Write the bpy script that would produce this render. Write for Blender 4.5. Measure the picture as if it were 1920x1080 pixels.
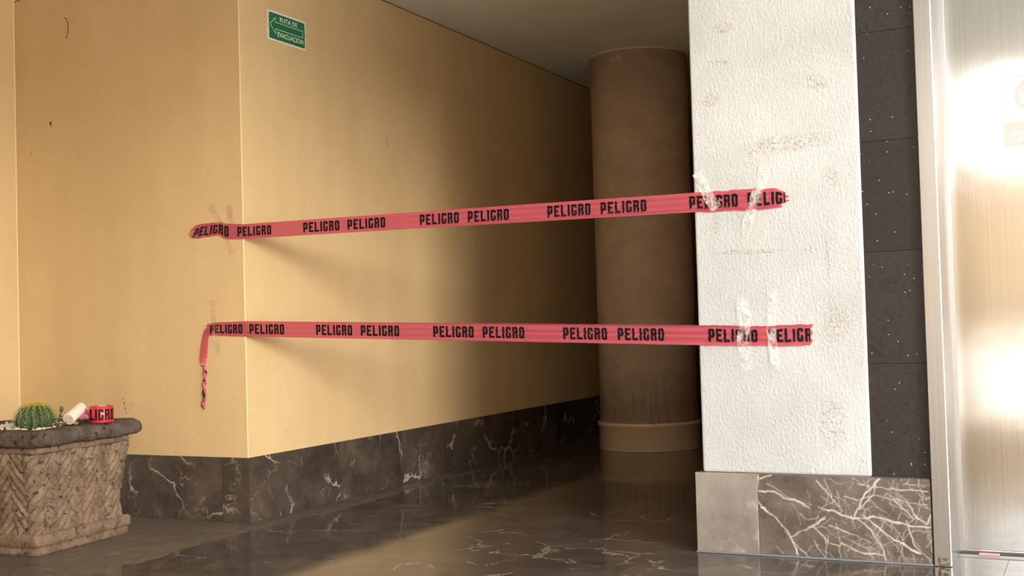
import bpy, bmesh, math, random
from mathutils import Vector, Matrix, noise

random.seed(7)
for o in list(bpy.data.objects):
    bpy.data.objects.remove(o)
S = bpy.context.scene
C = S.collection

# ------------------------------------------------------------------ camera
cam_d = bpy.data.cameras.new('camera')
cam = bpy.data.objects.new('camera', cam_d)
C.objects.link(cam)
cam_d.sensor_width = 36.0
cam_d.lens = 36.0 * 2228.73 / 1920.0
cam_d.clip_start = 0.05
r_ = Vector((0.89644609, 0.44223606, -0.02848992))
u_ = Vector((0.03877788, -0.01423827, 0.99914641))
f_ = Vector((-0.44145292, 0.89678567, 0.02991281))
m = Matrix((r_, u_, -f_)).transposed().to_4x4()
m.translation = Vector((3.7225, -4.6135, 0.93))
cam.matrix_world = m
S.camera = cam

# ------------------------------------------------------------------ light
S.view_settings.view_transform = 'Standard'
S.view_settings.look = 'None'
S.view_settings.gamma = 1.0
S.view_settings.exposure = 0.0
S.view_settings.use_curve_mapping = False

world = bpy.data.worlds.new('world')
S.world = world
world.use_nodes = True
bg = world.node_tree.nodes['Background']
bg.inputs[0].default_value = (1.0, 0.965, 0.925, 1)
bg.inputs[1].default_value = 6.0


def sun(name, az, el, power, color, angle):
    """az measured from -y towards +x, both in degrees; the sun stands there"""
    d = bpy.data.lights.new(name, 'SUN')
    d.energy = power
    d.color = color
    d.angle = math.radians(angle)
    o = bpy.data.objects.new(name, d)
    C.objects.link(o)
    a, e = math.radians(az), math.radians(el)
    to = Vector((math.sin(a) * math.cos(e), -math.cos(a) * math.cos(e), math.sin(e)))
    o.rotation_euler = to.to_track_quat('Z', 'Y').to_euler()
    o.location = to * 30 + Vector((2, 0, 0))
    return o


sun('sun', 48.3, 9.2, 2.75, (1.0, 0.93, 0.83), 13.0)

# ------------------------------------------------------------------ helpers


def tag(o, label=None, cat=None, group=None, kind=None):
    if label: o['label'] = label
    if cat: o['category'] = cat
    if group: o['group'] = group
    if kind: o['kind'] = kind
    return o


def link(name, me, mat=None, parent=None, smooth=False):
    o = bpy.data.objects.new(name, me)
    C.objects.link(o)
    if mat is not None:
        for k in (mat if isinstance(mat, (list, tuple)) else [mat]):
            me.materials.append(k)
    if parent is not None:
        o.parent = parent
    if smooth:
        for p in me.polygons: p.use_smooth = True
    return o


def mesh(name, verts, faces, mat=None, parent=None, smooth=False, mids=None):
    me = bpy.data.meshes.new(name)
    me.from_pydata([tuple(v) for v in verts], [], faces)
    if mids:
        for p, i in zip(me.polygons, mids): p.material_index = i
    me.update()
    return link(name, me, mat, parent, smooth)


def empty(name, loc=(0, 0, 0), rz=0):
    o = bpy.data.objects.new(name, None)
    C.objects.link(o)
    o.location = loc
    o.rotation_euler = (0, 0, rz)
    o.empty_display_size = 0.1
    return o


def bm_box(bm, a, b, bevel=0.0, seg=2):
    x0, y0, z0 = a; x1, y1, z1 = b
    mt = Matrix.Translation(((x0 + x1) / 2, (y0 + y1) / 2, (z0 + z1) / 2)) @ Matrix.Diagonal((x1 - x0, y1 - y0, z1 - z0, 1))
    g = bmesh.ops.create_cube(bm, size=1, matrix=mt)
    if bevel > 0:
        es = list({e for v in g['verts'] for e in v.link_edges})
        bmesh.ops.bevel(bm, geom=es, offset=bevel, segments=seg, affect='EDGES', profile=0.5)


def box(name, a, b, mat, parent=None, bevel=0.0, seg=2):
    bm = bmesh.new()
    bm_box(bm, a, b, bevel, seg)
    me = bpy.data.meshes.new(name)
    bm.to_mesh(me); bm.free()
    return link(name, me, mat, parent)


def boxes(name, lst, mat, parent=None, bevel=0.0):
    bm = bmesh.new()
    for a, b in lst: bm_box(bm, a, b, bevel)
    me = bpy.data.meshes.new(name)
    bm.to_mesh(me); bm.free()
    return link(name, me, mat, parent)


def revolve(name, prof, n, mat, parent=None, smooth=True, cap=True, xf=None):
    vs, fs = [], []
    for (r, z) in prof:
        for k in range(n):
            a = 2 * math.pi * k / n
            vs.append(Vector((r * math.cos(a), r * math.sin(a), z)))
    for i in range(len(prof) - 1):
        for k in range(n):
            k2 = (k + 1) % n
            fs.append((i * n + k, i * n + k2, (i + 1) * n + k2, (i + 1) * n + k))
    if cap:
        fs.append(tuple(range(n - 1, -1, -1)))
        fs.append(tuple((len(prof) - 1) * n + k for k in range(n)))
    if xf is not None: vs = [xf @ v for v in vs]
    return mesh(name, vs, fs, mat, parent, smooth)


def text_mesh(name, body, size, mat, parent, xf, width=1.0, bold=0.0, align='CENTER'):
    cu = bpy.data.curves.new(name + '_curve', 'FONT')
    cu.body = body; cu.size = size; cu.align_x = align; cu.align_y = 'CENTER'
    cu.offset = bold; cu.resolution_u = 3; cu.extrude = 0.0003
    t = bpy.data.objects.new(name + '_tmp', cu)
    C.objects.link(t)
    bpy.context.view_layer.update()
    me = bpy.data.meshes.new_from_object(t)
    bpy.data.objects.remove(t)
    bpy.data.curves.remove(cu)
    for v in me.vertices:
        v.co = xf @ Vector((v.co.x * width, v.co.y, v.co.z))
    me.materials.clear()
    return link(name, me, mat, parent)


# ------------------------------------------------------------------ node materials
class NT:
    def __init__(s, name):
        s.m = bpy.data.materials.new(name)
        s.m.use_nodes = True
        s.t = s.m.node_tree
        s.b = s.t.nodes['Principled BSDF']
        s.out = s.t.nodes['Material Output']

    def n(s, ty, **kw):
        x = s.t.nodes.new(ty)
        for k, v in kw.items(): setattr(x, k, v)
        return x

    def l(s, a, b): s.t.links.new(a, b)

    def setin(s, node, key, v):
        if hasattr(v, 'is_output') or isinstance(v, bpy.types.NodeSocket): s.l(v, node.inputs[key])
        else: node.inputs[key].default_value = v

    def math(s, op, a, b=0.0, c=None, clamp=False):
        x = s.n('ShaderNodeMath', operation=op); x.use_clamp = clamp
        s.setin(x, 0, a); s.setin(x, 1, b)
        if c is not None: s.setin(x, 2, c)
        return x.outputs[0]

    def coord(s, kind='Object', rnd=False, scale=None):
        tc = s.n('ShaderNodeTexCoord')
        v = tc.outputs[kind]
        if rnd:
            oi = s.n('ShaderNodeObjectInfo')
            mlt = s.math('MULTIPLY', oi.outputs['Random'], 37.0)
            a = s.n('ShaderNodeVectorMath', operation='ADD')
            s.l(v, a.inputs[0]); s.l(mlt, a.inputs[1]); v = a.outputs[0]
        if scale:
            mp = s.n('ShaderNodeMapping')
            mp.inputs['Scale'].default_value = scale
            s.l(v, mp.inputs['Vector']); v = mp.outputs[0]
        return v

    def noise(s, vec, scale, detail=4, rough=0.55, dist=0.0, out='Fac'):
        x = s.n('ShaderNodeTexNoise')
        x.inputs['Scale'].default_value = scale; x.inputs['Detail'].default_value = detail
        x.inputs['Roughness'].default_value = rough; x.inputs['Distortion'].default_value = dist
        s.l(vec, x.inputs['Vector'])
        return x.outputs[out]

    def ramp(s, fac, pts):
        x = s.n('ShaderNodeValToRGB')
        e = x.color_ramp.elements
        while len(e) < len(pts): e.new(0.5)
        for el, (p, c) in zip(e, pts):
            el.position = p
            el.color = (c, c, c, 1) if isinstance(c, (int, float)) else (*c, 1)
        s.setin(x, 0, fac)
        return x.outputs[0]

    def mix(s, fac, a, b, blend='MIX'):
        x = s.n('ShaderNodeMix', data_type='RGBA', blend_type=blend)
        s.setin(x, 0, fac)
        for k, v in ((6, a), (7, b)):
            if isinstance(v, tuple): x.inputs[k].default_value = (*v, 1)
            else: s.l(v, x.inputs[k])
        return x.outputs[2]

    def bump(s, h, strength, dist, prev=None):
        x = s.n('ShaderNodeBump')
        x.inputs['Strength'].default_value = strength; x.inputs['Distance'].default_value = dist
        s.l(h, x.inputs['Height'])
        if prev is not None: s.l(prev, x.inputs['Normal'])
        return x.outputs[0]

    def voro(s, vec, scale, feature='F1', out='Distance'):
        x = s.n('ShaderNodeTexVoronoi', feature=feature)
        x.inputs['Scale'].default_value = scale
        s.l(vec, x.inputs['Vector'])
        return x.outputs[out]

    def blob(s, vec, c, rad, ang=0.0):
        """soft ellipse, 1 at its centre; c, rad in metres"""
        mp = s.n('ShaderNodeMapping', vector_type='TEXTURE')
        mp.inputs['Location'].default_value = c
        mp.inputs['Rotation'].default_value = (0, ang, 0)
        mp.inputs['Scale'].default_value = rad
        s.l(vec, mp.inputs['Vector'])
        ln = s.n('ShaderNodeVectorMath', operation='LENGTH')
        s.l(mp.outputs[0], ln.inputs[0])
        return s.math('SUBTRACT', 1.0, ln.outputs['Value'], clamp=True)

    def base(s, v):
        if isinstance(v, tuple): s.b.inputs['Base Color'].default_value = (*v, 1)
        else: s.l(v, s.b.inputs['Base Color'])

    def set(s, **kw):
        for k, v in kw.items():
            s.setin(s.b, {'rough': 'Roughness', 'metal': 'Metallic', 'spec': 'Specular IOR Level', 'normal': 'Normal', 'alpha': 'Alpha',
                          'trans': 'Transmission Weight', 'ior': 'IOR', 'aniso': 'Anisotropic', 'anrot': 'Anisotropic Rotation',
                          'coat': 'Coat Weight', 'coatr': 'Coat Roughness', 'sss': 'Subsurface Weight', 'tangent': 'Tangent'}[k], v)
        return s.m


def simple(name, col, rough=0.6, **kw):
    t = NT(name); t.base(col); return t.set(rough=rough, **kw)


def mat_plaster(name, col, bscale, bdist, stains=True, strength=0.6):
    t = NT(name)
    v = t.coord()
    big = t.noise(v, 1.3, 4, 0.6)
    vs = t.n('ShaderNodeMapping'); vs.inputs['Scale'].default_value = (2.4, 2.4, 0.6); t.l(v, vs.inputs[0])
    streak = t.noise(vs.outputs[0], 1.6, 4, 0.6)
    fine = t.noise(v, 45, 3, 0.6)
    dark = tuple(c * k for c, k in zip(col, (0.91, 0.885, 0.84)))
    c = t.mix(t.ramp(t.math('ADD', t.math('MULTIPLY', big, 0.5), t.math('MULTIPLY', streak, 0.5)), [(0.38, 0.0), (0.62, 1.0)]), dark, col)
    c = t.mix(t.ramp(fine, [(0.3, 0.12), (0.6, 0.0)]), c, tuple(x * 0.72 for x in col))
    t.base(c)
    h1 = t.noise(v, bscale, 3, 0.6)
    h2 = t.noise(v, bscale * 3.1, 2, 0.5)
    h = t.math('ADD', h1, t.math('MULTIPLY', h2, 0.35))
    return t.set(rough=0.75, spec=0.25, normal=t.bump(h, strength, bdist))


YEL = (0.70, 0.505, 0.27)
M = {}
M['yellow'] = mat_plaster('yellow_plaster', YEL, 95, 0.0035)


def mat_white():
    t = NT('white_plaster')
    v = t.coord()
    big = t.noise(v, 2.2, 5, 0.6)
    c = t.mix(t.ramp(big, [(0.35, 0.0), (0.65, 1.0)]), (0.44, 0.45, 0.45), (0.535, 0.545, 0.55))
    # scuffs of their own shape: clusters of dark flecks
    fleck = t.ramp(t.noise(v, 90, 3, 0.65), [(0.52, 0.0), (0.60, 1.0)])
    soft = t.ramp(t.noise(v, 22, 4, 0.65), [(0.45, 0.0), (0.62, 1.0)])
    lst = [((2.655, 0, 1.600), (0.20, 0.1, 0.045), -0.04, 0.9), ((2.535, 0, 1.583), (0.06, 0.1, 0.018), 0.0, 1.4),
           ((2.50, 0, 1.186), (0.15, 0.1, 0.012), 0.02, 1.5), ((2.734, 0, 1.182), (0.03, 0.1, 0.01), 0.0, 1.3),
           ((2.785, 0, 1.825), (0.05, 0.1, 0.04), 0.4, 1.2), ((2.36, 0, 1.80), (0.045, 0.1, 0.03), 0.2, 1.2),
           ((2.425, 0, 2.085), (0.05, 0.1, 0.03), 0.0, 1.1), ((2.365, 0, 1.31), (0.012, 0.1, 0.07), 0.0, 1.3),
           ((2.80, 0, 1.14), (0.012, 0.1, 0.10), 0.0, 1.0), ((2.80, 0, 0.52), (0.07, 0.1, 0.12), 0.0, 0.7),
           ((2.82, 0, 0.90), (0.08, 0.1, 0.14), 0.2, 0.5), ((2.40, 0, 1.95), (0.05, 0.1, 0.012), 0.1, 1.3),
           ((2.83, 0, 1.45), (0.05, 0.1, 0.05), 0.0, 0.5)]
    tot = None
    for cc, rr, an, k in lst:
        b = t.math('MULTIPLY', t.blob(v, cc, rr, an), 2.2 * k, clamp=True)
        tot = b if tot is None else t.math('MAXIMUM', tot, b)
    c = t.mix(t.math('MULTIPLY', t.math('MULTIPLY', tot, fleck), 0.5), c, (0.13, 0.085, 0.06))
    c = t.mix(t.math('MULTIPLY', t.math('MULTIPLY', tot, soft), 0.30), c, (0.42, 0.27, 0.21))
    t.base(c)
    mp = t.n('ShaderNodeMapping'); mp.inputs['Scale'].default_value = (1.0, 1.0, 0.75); t.l(v, mp.inputs[0])
    h1 = t.noise(mp.outputs[0], 92, 3, 0.6, 0.3)
    h2 = t.noise(v, 14, 3, 0.55)
    h = t.math('ADD', t.ramp(h1, [(0.35, 0.0), (0.7, 1.0)]), t.math('MULTIPLY', h2, 0.6))
    return t.set(rough=0.55, spec=0.35, normal=t.bump(h, 0.5, 0.0028))


M['white'] = mat_white()


def mat_marble(name, dark, light, vein, dens=1.0, floor=False, rnd=True, amount=1.0):
    t = NT(name)
    v = t.coord(rnd=rnd)
    warp = t.noise(v, 2.3, 5, 0.6, out='Color')
    sub = t.n('ShaderNodeVectorMath', operation='MULTIPLY_ADD')
    t.l(warp, sub.inputs[0]); sub.inputs[1].default_value = (0.55, 0.55, 0.55); t.l(v, sub.inputs[2])
    w = sub.outputs[0]
    mott = t.noise(w, 5.5, 6, 0.65)
    c = t.mix(t.ramp(mott, [(0.3, 0.0), (0.7, 1.0)]), dark, light)
    c = t.mix(t.ramp(t.noise(v, 1.7, 4, 0.6), [(0.4, 0.0), (0.65, 0.55)]), c, tuple(x * 0.6 for x in dark))
    d1 = t.voro(w, 3.2 * dens, 'DISTANCE_TO_EDGE')
    d2 = t.voro(w, 8.5 * dens, 'DISTANCE_TO_EDGE')
    m1 = t.ramp(t.noise(v, 3.1, 3, 0.5), [(0.50, 0.0), (0.60, 1.0)])
    m2 = t.ramp(t.noise(v, 4.7, 3, 0.5), [(0.52, 0.0), (0.66, 0.7)])
    v1 = t.math('MULTIPLY', t.ramp(d1, [(0.0, 1.0), (0.018, 0.25), (0.03, 0.0)]), m1)
    v2 = t.math('MULTIPLY', t.ramp(d2, [(0.0, 0.8), (0.02, 0.15), (0.04, 0.0)]), m2)
    vv = t.math('MULTIPLY', t.math('MAXIMUM', v1, v2), amount)
    c = t.mix(vv, c, vein)
    rough = t.math('ADD', 0.03, t.math('MULTIPLY', t.noise(v, 6, 4, 0.6), 0.05))
    if floor:
        g = t.n('ShaderNodeNewGeometry')
        p = g.outputs['Position']
        sx = t.n('ShaderNodeSeparateXYZ'); t.l(p, sx.inputs[0])
        mp = t.n('ShaderNodeMapping'); mp.inputs['Scale'].default_value = (5.0, 1.2, 1.0); t.l(p, mp.inputs[0])
        wav = t.noise(mp.outputs[0], 1.6, 5, 0.65)
        edge = t.math('ADD', sx.outputs[0], t.math('MULTIPLY', t.math('SUBTRACT', wav, 0.5), 0.34))
        lim = t.math('LESS_THAN', edge, 0.175)
        cov = t.ramp(t.noise(mp.outputs[0], 4.0, 5, 0.7), [(0.30, 0.45), (0.62, 1.0)])
        near = t.math('MULTIPLY', lim, cov)
        fade = t.ramp(t.math('ADD', t.math('MULTIPLY', sx.outputs[1], 0.2), 0.5), [(0.20, 0.45), (0.36, 1.0), (0.75, 0.9), (0.98, 0.3)])
        dust = t.math('MULTIPLY', near, fade)
        c = t.mix(t.math('MULTIPLY', dust, 0.62), c, (0.19, 0.165, 0.13))
        smear = t.ramp(t.noise(p, 2.4, 5, 0.7, 0.8), [(0.42, 0.0), (0.75, 0.10)])
        rough = t.math('ADD', t.math('ADD', rough, t.math('MULTIPLY', dust, 0.42)), smear)
    t.base(c)
    bm_ = t.bump(t.noise(v, 3.0, 2, 0.5), 0.10, 0.004)
    return t.set(rough=rough, spec=0.5, normal=bm_, ior=1.55)


M['floor'] = mat_marble('floor_marble', (0.052, 0.044, 0.039), (0.145, 0.122, 0.107), (0.55, 0.46, 0.38), 1.0, floor=True, amount=0.6)
M['base_a'] = mat_marble('skirting_marble', (0.045, 0.034, 0.027), (0.125, 0.095, 0.075), (0.62, 0.50, 0.40), 0.8, amount=0.8)
M['base_plain'] = mat_marble('plain_grey_marble', (0.20, 0.175, 0.155), (0.32, 0.29, 0.26), (0.55, 0.48, 0.42), 0.55, amount=0.4)
M['grout'] = simple('grey_grout', (0.10, 0.095, 0.088), 0.9)
M['grout_blue'] = simple('blue_grey_sealant', (0.16, 0.18, 0.19), 0.7)


def mat_veined():
    """strongly veined tile: veins come with the mesh as a float attribute"""
    t = NT('white_veined_marble')
    v = t.coord()
    mott = t.noise(v, 9, 6, 0.65)
    c = t.mix(t.ramp(mott, [(0.3, 0.0), (0.7, 1.0)]), (0.070, 0.057, 0.049), (0.175, 0.148, 0.130))
    at = t.n('ShaderNodeAttribute', attribute_name='vein')
    br = t.math('MULTIPLY', at.outputs['Fac'], t.ramp(t.noise(v, 25, 4, 0.6), [(0.30, 0.35), (0.55, 1.0)]))
    c = t.mix(br, c, (0.68, 0.60, 0.54))
    t.base(c)
    return t.set(rough=0.12, spec=0.45)


M['veined'] = mat_veined()


def mat_granite():
    t = NT('black_speckled_granite')
    v = t.coord(rnd=True)
    oi = t.n('ShaderNodeObjectInfo')
    c = t.mix(oi.outputs['Random'], (0.018, 0.015, 0.0145), (0.028, 0.023, 0.0215))
    c = t.mix(t.ramp(t.noise(v, 60, 3, 0.7), [(0.5, 0.0), (0.62, 0.8)]), c, (0.010, 0.009, 0.009))
    d = t.voro(v, 62)
    cell = t.voro(v, 62, out='Color')
    sx = t.n('ShaderNodeSeparateColor'); t.l(cell, sx.inputs[0])
    pick = t.math('GREATER_THAN', sx.outputs[0], 0.87)
    sp = t.math('MULTIPLY', t.math('LESS_THAN', d, 0.14), pick)
    c = t.mix(t.math('MULTIPLY', sp, 0.8), c, (0.55, 0.50, 0.44))
    t.base(c)
    return t.set(rough=0.38, spec=0.4)


M['granite'] = mat_granite()


def mat_steel(name, rough=0.16, aniso=0.6):
    t = NT(name)
    v = t.coord()
    mp = t.n('ShaderNodeMapping'); mp.inputs['Scale'].default_value = (260, 260, 1.2); t.l(v, mp.inputs[0])
    st = t.noise(mp.outputs[0], 1.0, 3, 0.5)
    t.base(t.mix(t.ramp(st, [(0.3, 0.0), (0.7, 1.0)]), (0.41, 0.405, 0.40), (0.47, 0.465, 0.46)))
    tg = t.n('ShaderNodeTangent', direction_type='RADIAL', axis='Z')
    lr = t.noise(v, 2.2, 3, 0.5)
    h = t.bump(lr, 0.12, 0.01)
    return t.set(metal=1.0, rough=rough, aniso=aniso, tangent=tg.outputs[0], normal=h)


M['steel'] = mat_steel('brushed_steel', 0.13, 0.7)
M['steel_frame'] = mat_steel('satin_steel', 0.30, 0.2)
M['ceil'] = mat_plaster('ceiling_plaster', (0.88, 0.92, 0.88), 30, 0.004, strength=0.3)


def mat_column():
    t = NT('brown_column_render')
    v = t.coord()
    sx = t.n('ShaderNodeSeparateXYZ'); t.l(v, sx.inputs[0])
    c = t.mix(t.ramp(t.noise(v, 7, 5, 0.65), [(0.3, 0.0), (0.7, 1.0)]), (0.50, 0.37, 0.27), (0.64, 0.48, 0.36))
    mp = t.n('ShaderNodeMapping'); mp.inputs['Scale'].default_value = (34, 34, 2.4); t.l(v, mp.inputs[0])
    low = t.ramp(t.math('MULTIPLY', sx.outputs[2], 1.0), [(0.18, 1.0), (0.62, 0.0)])
    st = t.math('MULTIPLY', t.ramp(t.noise(mp.outputs[0], 1.0, 4, 0.6), [(0.48, 0.0), (0.62, 1.0)]), low)
    c = t.mix(t.math('MULTIPLY', st, 0.42), c, (0.09, 0.065, 0.045))
    c = t.mix(t.math('MULTIPLY', low, 0.30), c, (0.34, 0.28, 0.20))
    scr = t.math('MULTIPLY', t.blob(v, (-0.02, -0.34, 1.12), (0.20, 0.35, 0.05), 0.12), 2.0, clamp=True)
    c = t.mix(t.math('MULTIPLY', t.math('MULTIPLY', scr, t.ramp(t.noise(v, 30, 4, 0.7), [(0.48, 0.0), (0.6, 1.0)])), 0.45), c, (0.62, 0.48, 0.34))
    ch = t.math('MULTIPLY', t.blob(v, (-0.05, -0.34, 2.80), (0.22, 0.35, 0.05)), 2.0, clamp=True)
    c = t.mix(t.math('MULTIPLY', ch, t.ramp(t.noise(v, 17, 3, 0.6), [(0.56, 0.0), (0.60, 1.0)])), c, (0.72, 0.62, 0.50))
    t.base(c)
    return t.set(rough=0.7, spec=0.25, normal=t.bump(t.noise(v, 120, 3, 0.6), 0.5, 0.003))


M['column'] = mat_column()
M['column_base'] = simple('tan_gloss_band', (0.78, 0.59, 0.39), 0.2)
M['paint_bead'] = simple('cream_paint_line', (0.80, 0.68, 0.50), 0.5)
M['bead'] = simple('yellow_corner_bead', (0.92, 0.76, 0.42), 0.45)
M['scuff'] = simple('dark_scuff', (0.10, 0.07, 0.035), 0.8)
M['scuff_mid'] = simple('brown_fleck', (0.26, 0.17, 0.08), 0.8)
M['scuff_soft'] = simple('faded_scuff', (0.40, 0.28, 0.13), 0.8)


def mat_film():
    t = NT('red_danger_film')
    v = t.coord()
    mp = t.n('ShaderNodeMapping'); mp.inputs['Scale'].default_value = (2.5, 1, 95); t.l(v, mp.inputs[0])
    h = t.noise(mp.outputs[0], 1.0, 3, 0.55)
    nb = t.bump(h, 0.55, 0.004)
    t.base((0.55, 0.092, 0.130))
    t.set(rough=0.36, spec=1.0, normal=nb)
    t.b.inputs['Sheen Weight'].default_value = 0.5; t.b.inputs['Sheen Roughness'].default_value = 0.4
    tr = t.n('ShaderNodeBsdfTranslucent'); tr.inputs[0].default_value = (0.62, 0.07, 0.10, 1)
    tp = t.n('ShaderNodeBsdfTransparent'); tp.inputs[0].default_value = (1.0, 0.35, 0.40, 1)
    m1 = t.n('ShaderNodeMixShader'); m1.inputs[0].default_value = 0.22
    t.l(t.b.outputs[0], m1.inputs[1]); t.l(tr.outputs[0], m1.inputs[2])
    m2 = t.n('ShaderNodeMixShader'); m2.inputs[0].default_value = 0.14
    t.l(m1.outputs[0], m2.inputs[1]); t.l(tp.outputs[0], m2.inputs[2])
    t.l(m2.outputs[0], t.out.inputs[0])
    return t.m


M['film'] = mat_film()
M['print'] = simple('black_print', (0.010, 0.008, 0.008), 0.55, spec=0.2)


def mat_clear():
    t = NT('clear_adhesive_tape')
    v = t.coord()
    nb = t.bump(t.noise(v, 55, 4, 0.6), 0.7, 0.006)
    t.base((0.95, 0.94, 0.90))
    t.set(rough=0.18, spec=0.7, normal=nb)
    tp = t.n('ShaderNodeBsdfTransparent')
    m2 = t.n('ShaderNodeMixShader')
    f = t.ramp(t.noise(v, 38, 4, 0.6), [(0.40, 0.97), (0.60, 0.55)])
    t.l(f, m2.inputs[0])
    t.l(t.b.outputs[0], m2.inputs[1]); t.l(tp.outputs[0], m2.inputs[2])
    t.l(m2.outputs[0], t.out.inputs[0])
    return t.m


M['clear'] = mat_clear()


def mat_clear_dull():
    t = NT('old_clear_tape_residue')
    v = t.coord()
    t.base((0.55, 0.40, 0.24)); t.set(rough=0.30, spec=0.6, normal=t.bump(t.noise(v, 40, 3, 0.5), 0.4, 0.004))
    tp = t.n('ShaderNodeBsdfTransparent')
    m2 = t.n('ShaderNodeMixShader')
    t.l(t.ramp(t.noise(v, 20, 3, 0.6), [(0.4, 0.93), (0.65, 0.70)]), m2.inputs[0])
    t.l(t.b.outputs[0], m2.inputs[1]); t.l(tp.outputs[0], m2.inputs[2]); t.l(m2.outputs[0], t.out.inputs[0])
    return t.m


M['dull'] = mat_clear_dull()
M['green'] = simple('sign_green', (0.012, 0.16, 0.075), 0.35)
M['sign_white'] = simple('sign_white', (0.72, 0.76, 0.62), 0.4)
M['sign_line'] = simple('sign_pale_green_line', (0.42, 0.72, 0.48), 0.4)


def mat_stone(name, a, b, pit=True):
    t = NT(name)
    v = t.coord()
    c = t.mix(t.ramp(t.noise(v, 14, 6, 0.7), [(0.32, 0.0), (0.68, 1.0)]), a, b)
    p = t.ramp(t.noise(v, 38, 4, 0.7), [(0.60, 0.0), (0.66, 1.0)])
    c = t.mix(t.math('MULTIPLY', p, 0.75), c, (0.035, 0.026, 0.020))
    q = t.ramp(t.noise(v, 21, 3, 0.6), [(0.66, 0.0), (0.72, 1.0)])
    c = t.mix(t.math('MULTIPLY', q, 0.35), c, (0.45, 0.36, 0.27))
    t.base(c)
    h = t.math('SUBTRACT', t.noise(v, 60, 5, 0.7), t.math('MULTIPLY', p, 0.8))
    return t.set(rough=0.92, spec=0.15, normal=t.bump(h, 1.0, 0.010))


M['stone'] = mat_stone('carved_cantera_stone', (0.16, 0.103, 0.066), (0.38, 0.265, 0.18))
M['stone_rim'] = mat_stone('weathered_rim_stone', (0.085, 0.062, 0.048), (0.19, 0.145, 0.115))
M['soil'] = mat_stone('planter_soil', (0.05, 0.035, 0.02), (0.10, 0.07, 0.045))
M['gravel'] = simple('white_gravel', (0.80, 0.74, 0.62), 0.8)


def mat_cactus():
    t = NT('cactus_skin')
    v = t.coord()
    t.base(t.mix(t.noise(v, 30, 3, 0.6), (0.016, 0.040, 0.010), (0.050, 0.085, 0.025)))
    return t.set(rough=0.6)


M['cactus'] = mat_cactus()
M['spine'] = simple('pale_green_spines', (0.36, 0.38, 0.16), 0.6)
M['spine_y'] = simple('yellow_crown_spines', (0.62, 0.42, 0.05), 0.6)
M['leaf'] = simple('dull_green_stem', (0.09, 0.15, 0.04), 0.6)
M['card'] = simple('cream_cardboard', (0.83, 0.74, 0.60), 0.7)
M['card_dark'] = simple('cardboard_ring', (0.66, 0.54, 0.40), 0.8)
M['pave'] = mat_plaster('sunlit_paving', (0.86, 0.84, 0.80), 20, 0.004)
M['facade'] = mat_plaster('warm_garden_wall', (0.50, 0.39, 0.26), 30, 0.004)
M['gap'] = simple('black_gap', (0.01, 0.01, 0.01), 0.8)
M['sill'] = simple('worn_aluminium', (0.35, 0.34, 0.32), 0.4, metal=1.0)
M['lbl_grey'] = simple('label_grey', (0.42, 0.42, 0.40), 0.4)
M['lbl_white'] = simple('label_white', (0.80, 0.80, 0.80), 0.4)
M['lbl_pink'] = simple('label_pale_print', (0.85, 0.72, 0.66), 0.5)
M['rail'] = simple('dark_painted_rail', (0.06, 0.055, 0.05), 0.5)

# ------------------------------------------------------------------ the setting
H = 2.864          # ceiling
SIDE = 4.8         # ... and beyond this one
XW = 2.279         # white pillar left edge
XB = 2.934         # plaster / granite border
XJ = 3.147         # granite / steel border
HB = 0.316         # stone skirting height
EDGE = -5.2        # the covered lobby is open beyond this line


def struct(o): o['kind'] = 'structure'; return o


# floor: mortar bed + individually laid tiles
floor = struct(box('floor', (-1.60, EDGE, -0.20), (SIDE, 9.3, -0.010), M['grout']))
P = 0.645
tile_me = None
bm = bmesh.new(); bm_box(bm, (-P / 2 + .0007, -P / 2 + .0007, -0.012), (P / 2 - .0007, P / 2 - .0007, 0))
tile_me = bpy.data.meshes.new('tile'); bm.to_mesh(tile_me); bm.free(); tile_me.materials.append(M['floor'])
x0 = 3.39 - 8 * P      # joint grid
y0 = 0.76 - 10 * P
for i in range(0, 16):
    for j in range(0, 24):
        cx, cy = x0 + (i + .5) * P, y0 + (j + .5) * P
        if cy - P / 2 > 9.0: continue
        if cx - P / 2 > SIDE - .1: continue
        if cy - P / 2 > 0.32 and cx - P / 2 > 2.3: continue     # behind the lift wall
        if cy - P / 2 > 0.05 and cx + P / 2 < 0.0: continue     # behind the left wall
        o = bpy.data.objects.new('tile', tile_me)
        C.objects.link(o); o.parent = floor
        o.location = (cx, cy, 0)
        o.rotation_euler = (0, 0, random.choice((0, math.pi / 2, math.pi, -math.pi / 2)))

# walls
wl = struct(box('wall_corridor_left', (-0.25, 0.0015, 0.0), (0.0, 9.3, H), M['yellow']))
wf = struct(box('wall_front_left', (-1.80, 0.0, 0.0), (-0.002, 0.20, H), M['yellow']))
ws = struct(box('wall_side_left', (-1.80, EDGE, 0.0), (-1.545, 0.0, H), M['yellow']))
wn = struct(box('wall_behind', (-1.80, EDGE - .25, 0.0), (2.78, EDGE, H), M['yellow']))
struct(box('shade_post', (4.15, EDGE - .30, 0.0), (4.80, EDGE + .05, H), M['yellow']))      # unseen post, added to shade the left part of the front wall
wb = struct(box('wall_corridor_back', (0.0, 9.0, 0.0), (2.4, 9.25, H), M['yellow']))
wr = struct(box('wall_corridor_right', (XW + 0.01, 0.10, 0.0), (XW + 0.2, 9.3, H), M['yellow']))
cl = struct(box('ceiling', (-1.80, EDGE, H), (SIDE, 9.3, H + 0.35), M['ceil']))
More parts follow.
